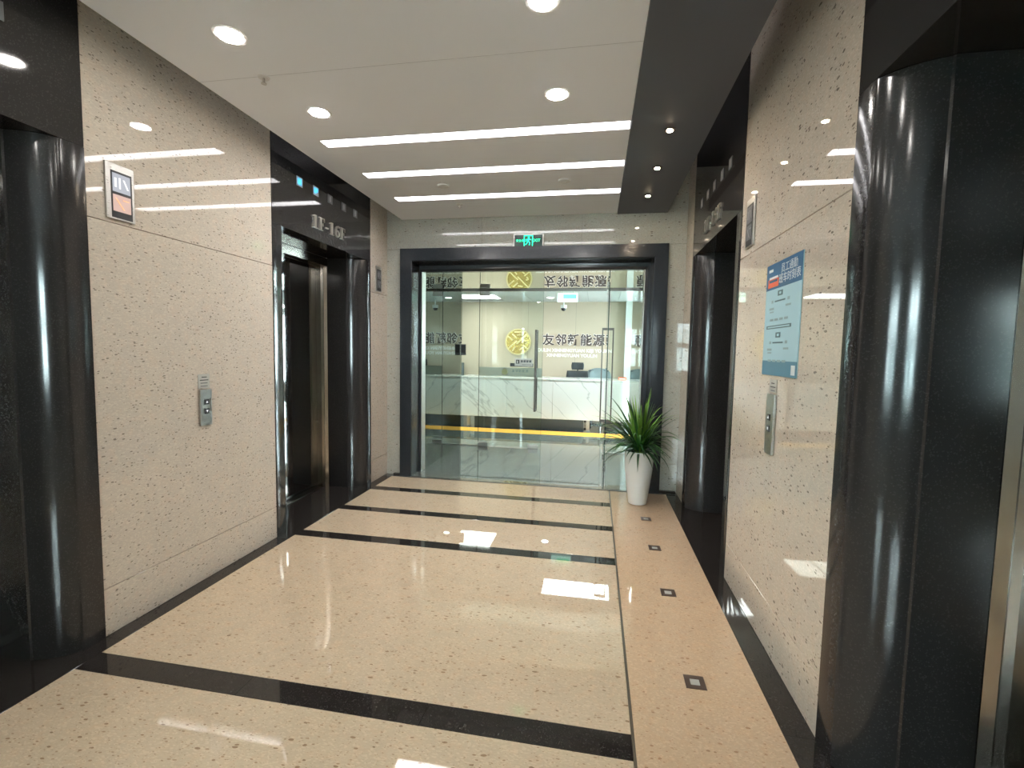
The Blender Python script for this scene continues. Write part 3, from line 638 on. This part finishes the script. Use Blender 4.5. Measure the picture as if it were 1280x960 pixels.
# emblem
EC = Vector((-1.712,YW-.002,1.640)); ER = .292
em = empty('emblem', (EC.x,EC.y,EC.z-ER), 'round gold emblem of crossed diagonal bars on the beige wall', 'emblem')
N = 48
MB().slab([(ER*math.cos(2*math.pi*k/N),ER*math.sin(2*math.pi*k/N)) for k in range(N)], EC,(1,0,0),(0,0,1),(0,-1,0),0,.02).build('disc', M['gold'], em)
rg = MB()
for k in range(N):
    a,b = 2*math.pi*k/N, 2*math.pi*(k+1)/N
    rg.slab([(ER*math.cos(a),ER*math.sin(a)),(ER*math.cos(b),ER*math.sin(b)),(ER*.9*math.cos(b),ER*.9*math.sin(b)),(ER*.9*math.cos(a),ER*.9*math.sin(a))], EC,(1,0,0),(0,0,1),(0,-1,0),.0201,.04)
rg.build('ring', M['gold_light'], em)
def bar(x0,y0,x1,y1,wd=.028):
    d = Vector((x1-x0,y1-y0)).normalized()*wd/2; n_ = Vector((-d.y,d.x))
    MB().slab([(x0+n_.x,y0+n_.y),(x0-n_.x,y0-n_.y),(x1-n_.x,y1-n_.y),(x1+n_.x,y1+n_.y)], EC,(1,0,0),(0,0,1),(0,-1,0),.0201,.038).build('bar', M['gold_light'], em)
q = ER
for a in ((-.72,-.50,-.10,.06),(-.12,-.16,.66,.60),(-.80,.42,-.40,.12),(.38,-.22,.74,-.52),(-.46,.60,-.12,.30),(-.45,-.70,-.20,-.34),(.10,-.62,.40,-.40),(.52,.10,.70,.0),(.70,.0,.56,-.14),(-.30,.74,.30,.74),(-.1,.52,.26,.56)):
    bar(*[v*q for v in a])
# company name
sg = empty('company_sign', (-.50,YW-.001,1.33), 'raised company name characters on the beige wall beside the gold emblem', 'wall sign')
for k,ch in enumerate('友邻新能源'):
    o3 = (-1.035+k*.272,YW-.001,1.683)
    text_mb(ch, .262, .03, o3,(1,0,0),(0,0,1),(0,-1,0), offset=.013).build('letter_edge', M['letter_white'], sg)
    text_mb(ch, .262, .006, o3,(1,0,0),(0,0,1),(0,-1,0), base=.0305, offset=.005).build('letter', M['letter_dark'], sg)
text_mb('YOULIN XINNENGYUAN KEJI YOULIN', .098, .012, (-.50,YW-.001,1.465),(1,0,0),(0,0,1),(0,-1,0), offset=.004).build('small_lettering', M['letter_white'], sg)
text_mb('XINNENGYUAN YOULIN', .098, .012, (-.52,YW-.001,1.355),(1,0,0),(0,0,1),(0,-1,0), offset=.004).build('small_lettering', M['letter_white'], sg)
# reception desk
DX0, DX1, DY = -2.455, .115, 8.42
rd = empty('reception_desk', ((DX0+DX1)/2,DY+.35,0), 'long white marble reception desk on a recessed slate plinth', 'reception desk')
nP = 3
for k in range(nP):
    bx('front_panel', M['marble'], rd, DX0+(DX1-DX0)*k/nP+.002, DX0+(DX1-DX0)*(k+1)/nP-.002, DY,DY+.03,.225,.925,.001)
bx('counter_top', M['marble'], rd, DX0-.01,DX1+.005,DY-.012,DY+.62,.927,.957,.003)
bx('plinth', M['blue_dark'], rd, DX0+.22,DX1-.30,DY+.20,DY+.55,.001,.224)
for x in (DX0+.10,DX1-.22): bx('plinth_leg', M['steel'], rd, x-.03,x+.03,DY+.20,DY+.26,.001,.224)
bx('side_panel', M['marble'], rd, DX0,DX0+.03,DY+.031,DY+.60,.225,.925); bx('side_panel', M['marble'], rd, DX1-.03,DX1,DY+.031,DY+.60,.225,.925)
bx('underside_board', M['white'], rd, DX0+.03,DX1-.03,DY+.03,DY+.60,.225,.245)
rw = empty('reception_wing', (.36,8.9,0), 'short pale wing joining the marble desk beside the open glass door', 'reception desk')
pts = [(.122,8.50),(.42,8.52)]+[(.42+.19*math.sin(a*math.pi/12),8.71-.19*math.cos(a*math.pi/12)) for a in range(1,7)]+[(.61,9.3),(.122,9.3)]
MB().prism(pts,.20,.90).build('body', M['white'], rw, smooth=True); MB().prism(pts,.902,.94).build('counter_top', M['marble'], rw)
MB().prism([(.20,8.7),(.5,8.7),(.5,9.2),(.20,9.2)],.001,.199).build('plinth', M['blue_dark'], rw)
# office chairs
def chair(x,y,rz,label,jacket=False):
    e = empty('office_chair', (x,y,0), label, 'office chair')
    Rm = Matrix.Rotation(rz,3,'Z')
    def part(mb,name,m,par=e,**k):
        mb.v = [tuple(Rm@Vector(v)+Vector((x,y,0))) for v in mb.v]; return mb.build(name,m,par,**k)
    for k in range(5):
        a = 2*math.pi*k/5
        part(MB().tube([(0,0,.10),(.28*math.cos(a),.28*math.sin(a),.065)],[.024,.015],8),'base_leg',M['black_plastic'])
        part(MB().tube([(.28*math.cos(a)-.012*math.sin(a),.28*math.sin(a)+.012*math.cos(a),.03),(.28*math.cos(a)+.012*math.sin(a),.28*math.sin(a)-.012*math.cos(a),.03)],.029,12),'caster',M['black_plastic'])
    part(MB().tube([(0,0,.10),(0,0,.43)],.025,12),'gas_column',M['steel'])
    part(MB().box(-.24,.24,-.23,.23,.43,.50),'seat',M['fabric'],bevel=.025)
    mb = MB(); n = 10
    for j in range(n+1):
        z = .56+.50*j/n; wd = .20+.035*math.sin(math.pi*(j+2)/(n+3))
        for i in range(9):
            u = -1+i/4; mb.v.append((u*wd, .235+.03*j/n-.05*u*u+.012*math.sin(j*.6), z))
    for j in range(n):
        for i in range(8): mb.f.append((j*9+i,j*9+i+1,j*9+9+i+1,j*9+9+i))
    b = part(mb,'backrest',M['fabric'],smooth=True); s_ = b.modifiers.new('thick','SOLIDIFY'); s_.thickness = .035
    part(MB().tube([(0,.10,.45),(0,.26,.50),(0,.29,.75),(0,.30,1.05)],.02,8),'back_support',M['black_plastic'])
    if not jacket:
        mb = MB()
        for j in range(5):
            z = 1.085+.145*j/4
            for i in range(7):
                u = -1+i/3; wd = .115+.012*math.sin(math.pi*j/4); mb.v.append((u*wd, .262-.03*u*u, z))
        for j in range(4):
            for i in range(6): mb.f.append((j*7+i,j*7+i+1,j*7+7+i+1,j*7+7+i))
        hr = part(mb,'headrest',M['fabric'],smooth=True); s_ = hr.modifiers.new('thick','SOLIDIFY'); s_.thickness = .03
        part(MB().tube([(0,.29,1.0),(0,.295,1.12)],.014,8),'headrest_stem',M['black_plastic'])
    else:
        mb = MB(); n = 14
        for j,(yo,zo,wd) in enumerate(((.16,.72,.24),(.17,.95,.25),(.20,1.06,.24),(.26,1.105,.22),(.31,1.06,.235),(.32,.92,.25),(.32,.70,.26))):
            for i in range(9):
                u = -1+i/4; mb.v.append((u*wd, yo-.03*u*u+.01*math.sin(i*2.1+j), zo-.05*u*u))
        for j in range(6):
            for i in range(8): mb.f.append((j*9+i,j*9+i+1,j*9+9+i+1,j*9+9+i))
        jk = part(mb,'draped_jacket',M['jacket'],smooth=True); s_ = jk.modifiers.new('thick','SOLIDIFY'); s_.thickness = .02
    for sx in (-1,1):
        part(MB().tube([(sx*.24,.05,.46),(sx*.29,.05,.50),(sx*.29,.03,.66)],.015,8),'arm_post',M['black_plastic'])
        part(MB().box(sx*.29-.04,sx*.29+.04,-.12,.14,.66,.69),'arm_pad',M['black_plastic'],bevel=.01)
chair(-.352,9.31,0,'black mesh office chair with headrest behind the reception desk')
chair(.125,10.0,.25,'office chair with a grey jacket draped over its back behind the desk',True)
# things by the column: pinboards, partition desk, monitor, tray
wbd = empty('whiteboard', (1.25,13.59,1.55), 'large whiteboard on the taupe far office wall', 'whiteboard')
bx('board', M['white'], wbd, .70,2.6,13.56,13.598,1.60,2.08); MB().box(.69,2.61,13.55,13.599,2.081,2.10).box(.69,2.61,13.55,13.599,1.58,1.599).build('frame', M['steel'], wbd)
pd = empty('workstation', (1.5,12.2,0), 'office workstation with low pale partition beyond the white column', 'desk')
bx('partition', M['white'], pd, .80,2.6,11.9,11.94,.15,1.16,.004); bx('desk_top', M['white'], pd, .80,2.6,11.945,12.6,.70,.73); bx('desk_leg', M['steel'], pd, .82,.87,12.45,12.5,.001,.699); bx('desk_leg', M['steel'], pd, 2.5,2.55,12.45,12.5,.001,.699); bx('partition_foot', M['steel'], pd, 1.0,1.1,11.89,11.95,.001,.149); bx('partition_foot', M['steel'], pd, 2.3,2.4,11.89,11.95,.001,.149)
mo = empty('monitor', (1.15,12.2,.73), 'dark monitor on the far workstation', 'monitor')
bx('screen', M['black_plastic'], mo, .90,1.42,12.18,12.21,.86,1.21,.004); MB().tube([(1.16,12.22,.745),(1.16,12.22,.95)],.02,8).build('stand', M['grey_plastic'], mo); bx('foot', M['grey_plastic'], mo, 1.05,1.27,12.14,12.34,.7305,.745)
ty = empty('document_tray', (.50,8.95,.94), 'small orange-red tray on the pale desk wing', 'tray')
MB().box(.43,.57,8.86,9.05,.941,.948).box(.43,.438,8.86,9.05,.948,.985).box(.562,.57,8.86,9.05,.948,.985).box(.438,.562,9.042,9.05,.948,.985).build('tray_body', M['red'], ty); bx('paper_stack', M['poster_white'], ty, .442,.558,8.87,9.035,.949,.965)
# left cabinet seen in the mirror
cb = empty('cabinet', (-3.4,9.6,0), 'slate blue low cabinet against the beige reception wall', 'cabinet')
bx('body', M['blue_dark'], cb, -3.8,-2.95,9.95,10.38,.06,1.15); bx('door', M['blue_dark'], cb, -3.79,-3.385,9.932,9.949,.08,1.13,.002); bx('door', M['blue_dark'], cb, -3.37,-2.96,9.932,9.949,.08,1.13,.002); bx('plinth', M['black_plastic'], cb, -3.78,-2.97,9.97,10.36,.001,.059)

# ================================================================== windows for daylight
def window_x(name, X, y0,y1,z0,z1,n,label):
    e = empty(name, (X,(y0+y1)/2,z0), label, 'window', kind='structure')
    for k in range(n+1):
        yy = y0+(y1-y0)*k/n; bx('mullion', M['white'], e, X,X+.06,yy-.025,yy+.025,z0,z1)
    bx('window_sill', M['white'], e, X-.03,X+.06,y0,y1,z0-.03,z0); bx('transom', M['white'], e, X,X+.06,y0,y1,z0+.62*(z1-z0)-.02,z0+.62*(z1-z0)+.02)
    for k in range(n): bx('pane', M['glass'], e, X+.03,X+.036,y0+(y1-y0)*k/n+.026,y0+(y1-y0)*(k+1)/n-.026,z0,z1)
orw = MB().box(5.5,5.6,YD,13.7,0,.8).box(5.5,5.6,YD,13.7,2.4,OZ+.1).box(5.5,5.6,YD,7.2,.8,2.4).box(5.5,5.6,13.3,13.7,.8,2.4).build('wall_office_right', M['office_wall']); tag(orw, 'office window wall at the far side of the open workspace', 'wall', kind='structure')
window_x('window_3', 5.5, 7.2,13.3,.8,2.4,5,'row of bright office windows with white mullions')
# corridor behind the lobby
WZ0, WZ1 = .95, 2.30
RW = [('window_4',-4.25,-2.65,(-4.25,-3.70,-3.18,-2.65),'rear corridor window of three panes on the call-plate side'),('window_6',-1.0,.0,(-1.0,-.5,.0),'rear corridor window of two panes straight behind the lobby')]
cwm = MB().box(-7.0,4.6,-4.1,-4.0,0,WZ0).box(-7.0,4.6,-4.1,-4.0,WZ1,3.3).box(-7.0,-4.25,-4.1,-4.0,WZ0,WZ1).box(-2.65,-1.0,-4.1,-4.0,WZ0,WZ1).box(.0,4.6,-4.1,-4.0,WZ0,WZ1)
cw = cwm.build('wall_back', M['office_wall']); tag(cw, 'pale corridor wall with two windows facing the lobby', 'wall', kind='structure')
for nm,x0,x1,xs,lab in RW:
    e = empty(nm, ((x0+x1)/2,-4.05,WZ0), lab, 'window', kind='structure')
    for xx in xs: bx('mullion', M['white'], e, xx-.05,xx+.05,-4.09,-4.01,WZ0,WZ1)
    bx('transom', M['white'], e, x0,x1,-4.085,-4.015,1.62,1.74); bx('window_sill', M['white'], e, x0,x1,-4.10,-3.93,WZ0-.03,WZ0-.001)
    for a,b in zip(xs[:-1],xs[1:]): bx('pane', M['glass'], e, a+.051,b-.051,-4.054,-4.048,WZ0,WZ1)
o = MB().box(-7.0,-6.9,-4.1,5.07,0,3.3).build('wall_corridor_left', M['office_wall']); tag(o, 'pale end wall of the crossing corridor on the call-plate side', 'wall', kind='structure')
o = MB().box(4.5,4.6,-4.1,5.07,0,3.3).build('wall_corridor_right', M['office_wall']); tag(o, 'pale end wall of the crossing corridor on the poster side', 'wall', kind='structure')
o = MB().box(-6.9,XL-.301,-1.2,-1.1,0,3.3).build('wall_corridor_front', M['office_wall']); tag(o, 'pale corridor wall meeting the lobby corner on the call-plate side', 'wall', kind='structure')
o = MB().box(XR+.301,4.5,-1.2,-1.1,0,3.3).build('wall_corridor_inner', M['office_wall']); tag(o, 'pale corridor wall meeting the lobby corner on the poster side', 'wall', kind='structure')
bl = empty('building', (-6,-26,-12), 'pale office block with a grid of dark windows outside the rear window', 'building')
bx('facade', M['facade'], bl, -22,-4,-32,-26,-12,3.2)
for i in range(8):
    for j in range(4):
        bx('facade_window', M['facade_glass'], bl, -21+i*1.95,-21+i*1.95+1.2,-25.98,-25.96,-8.4+j*2.9,-8.4+j*2.9+1.7)
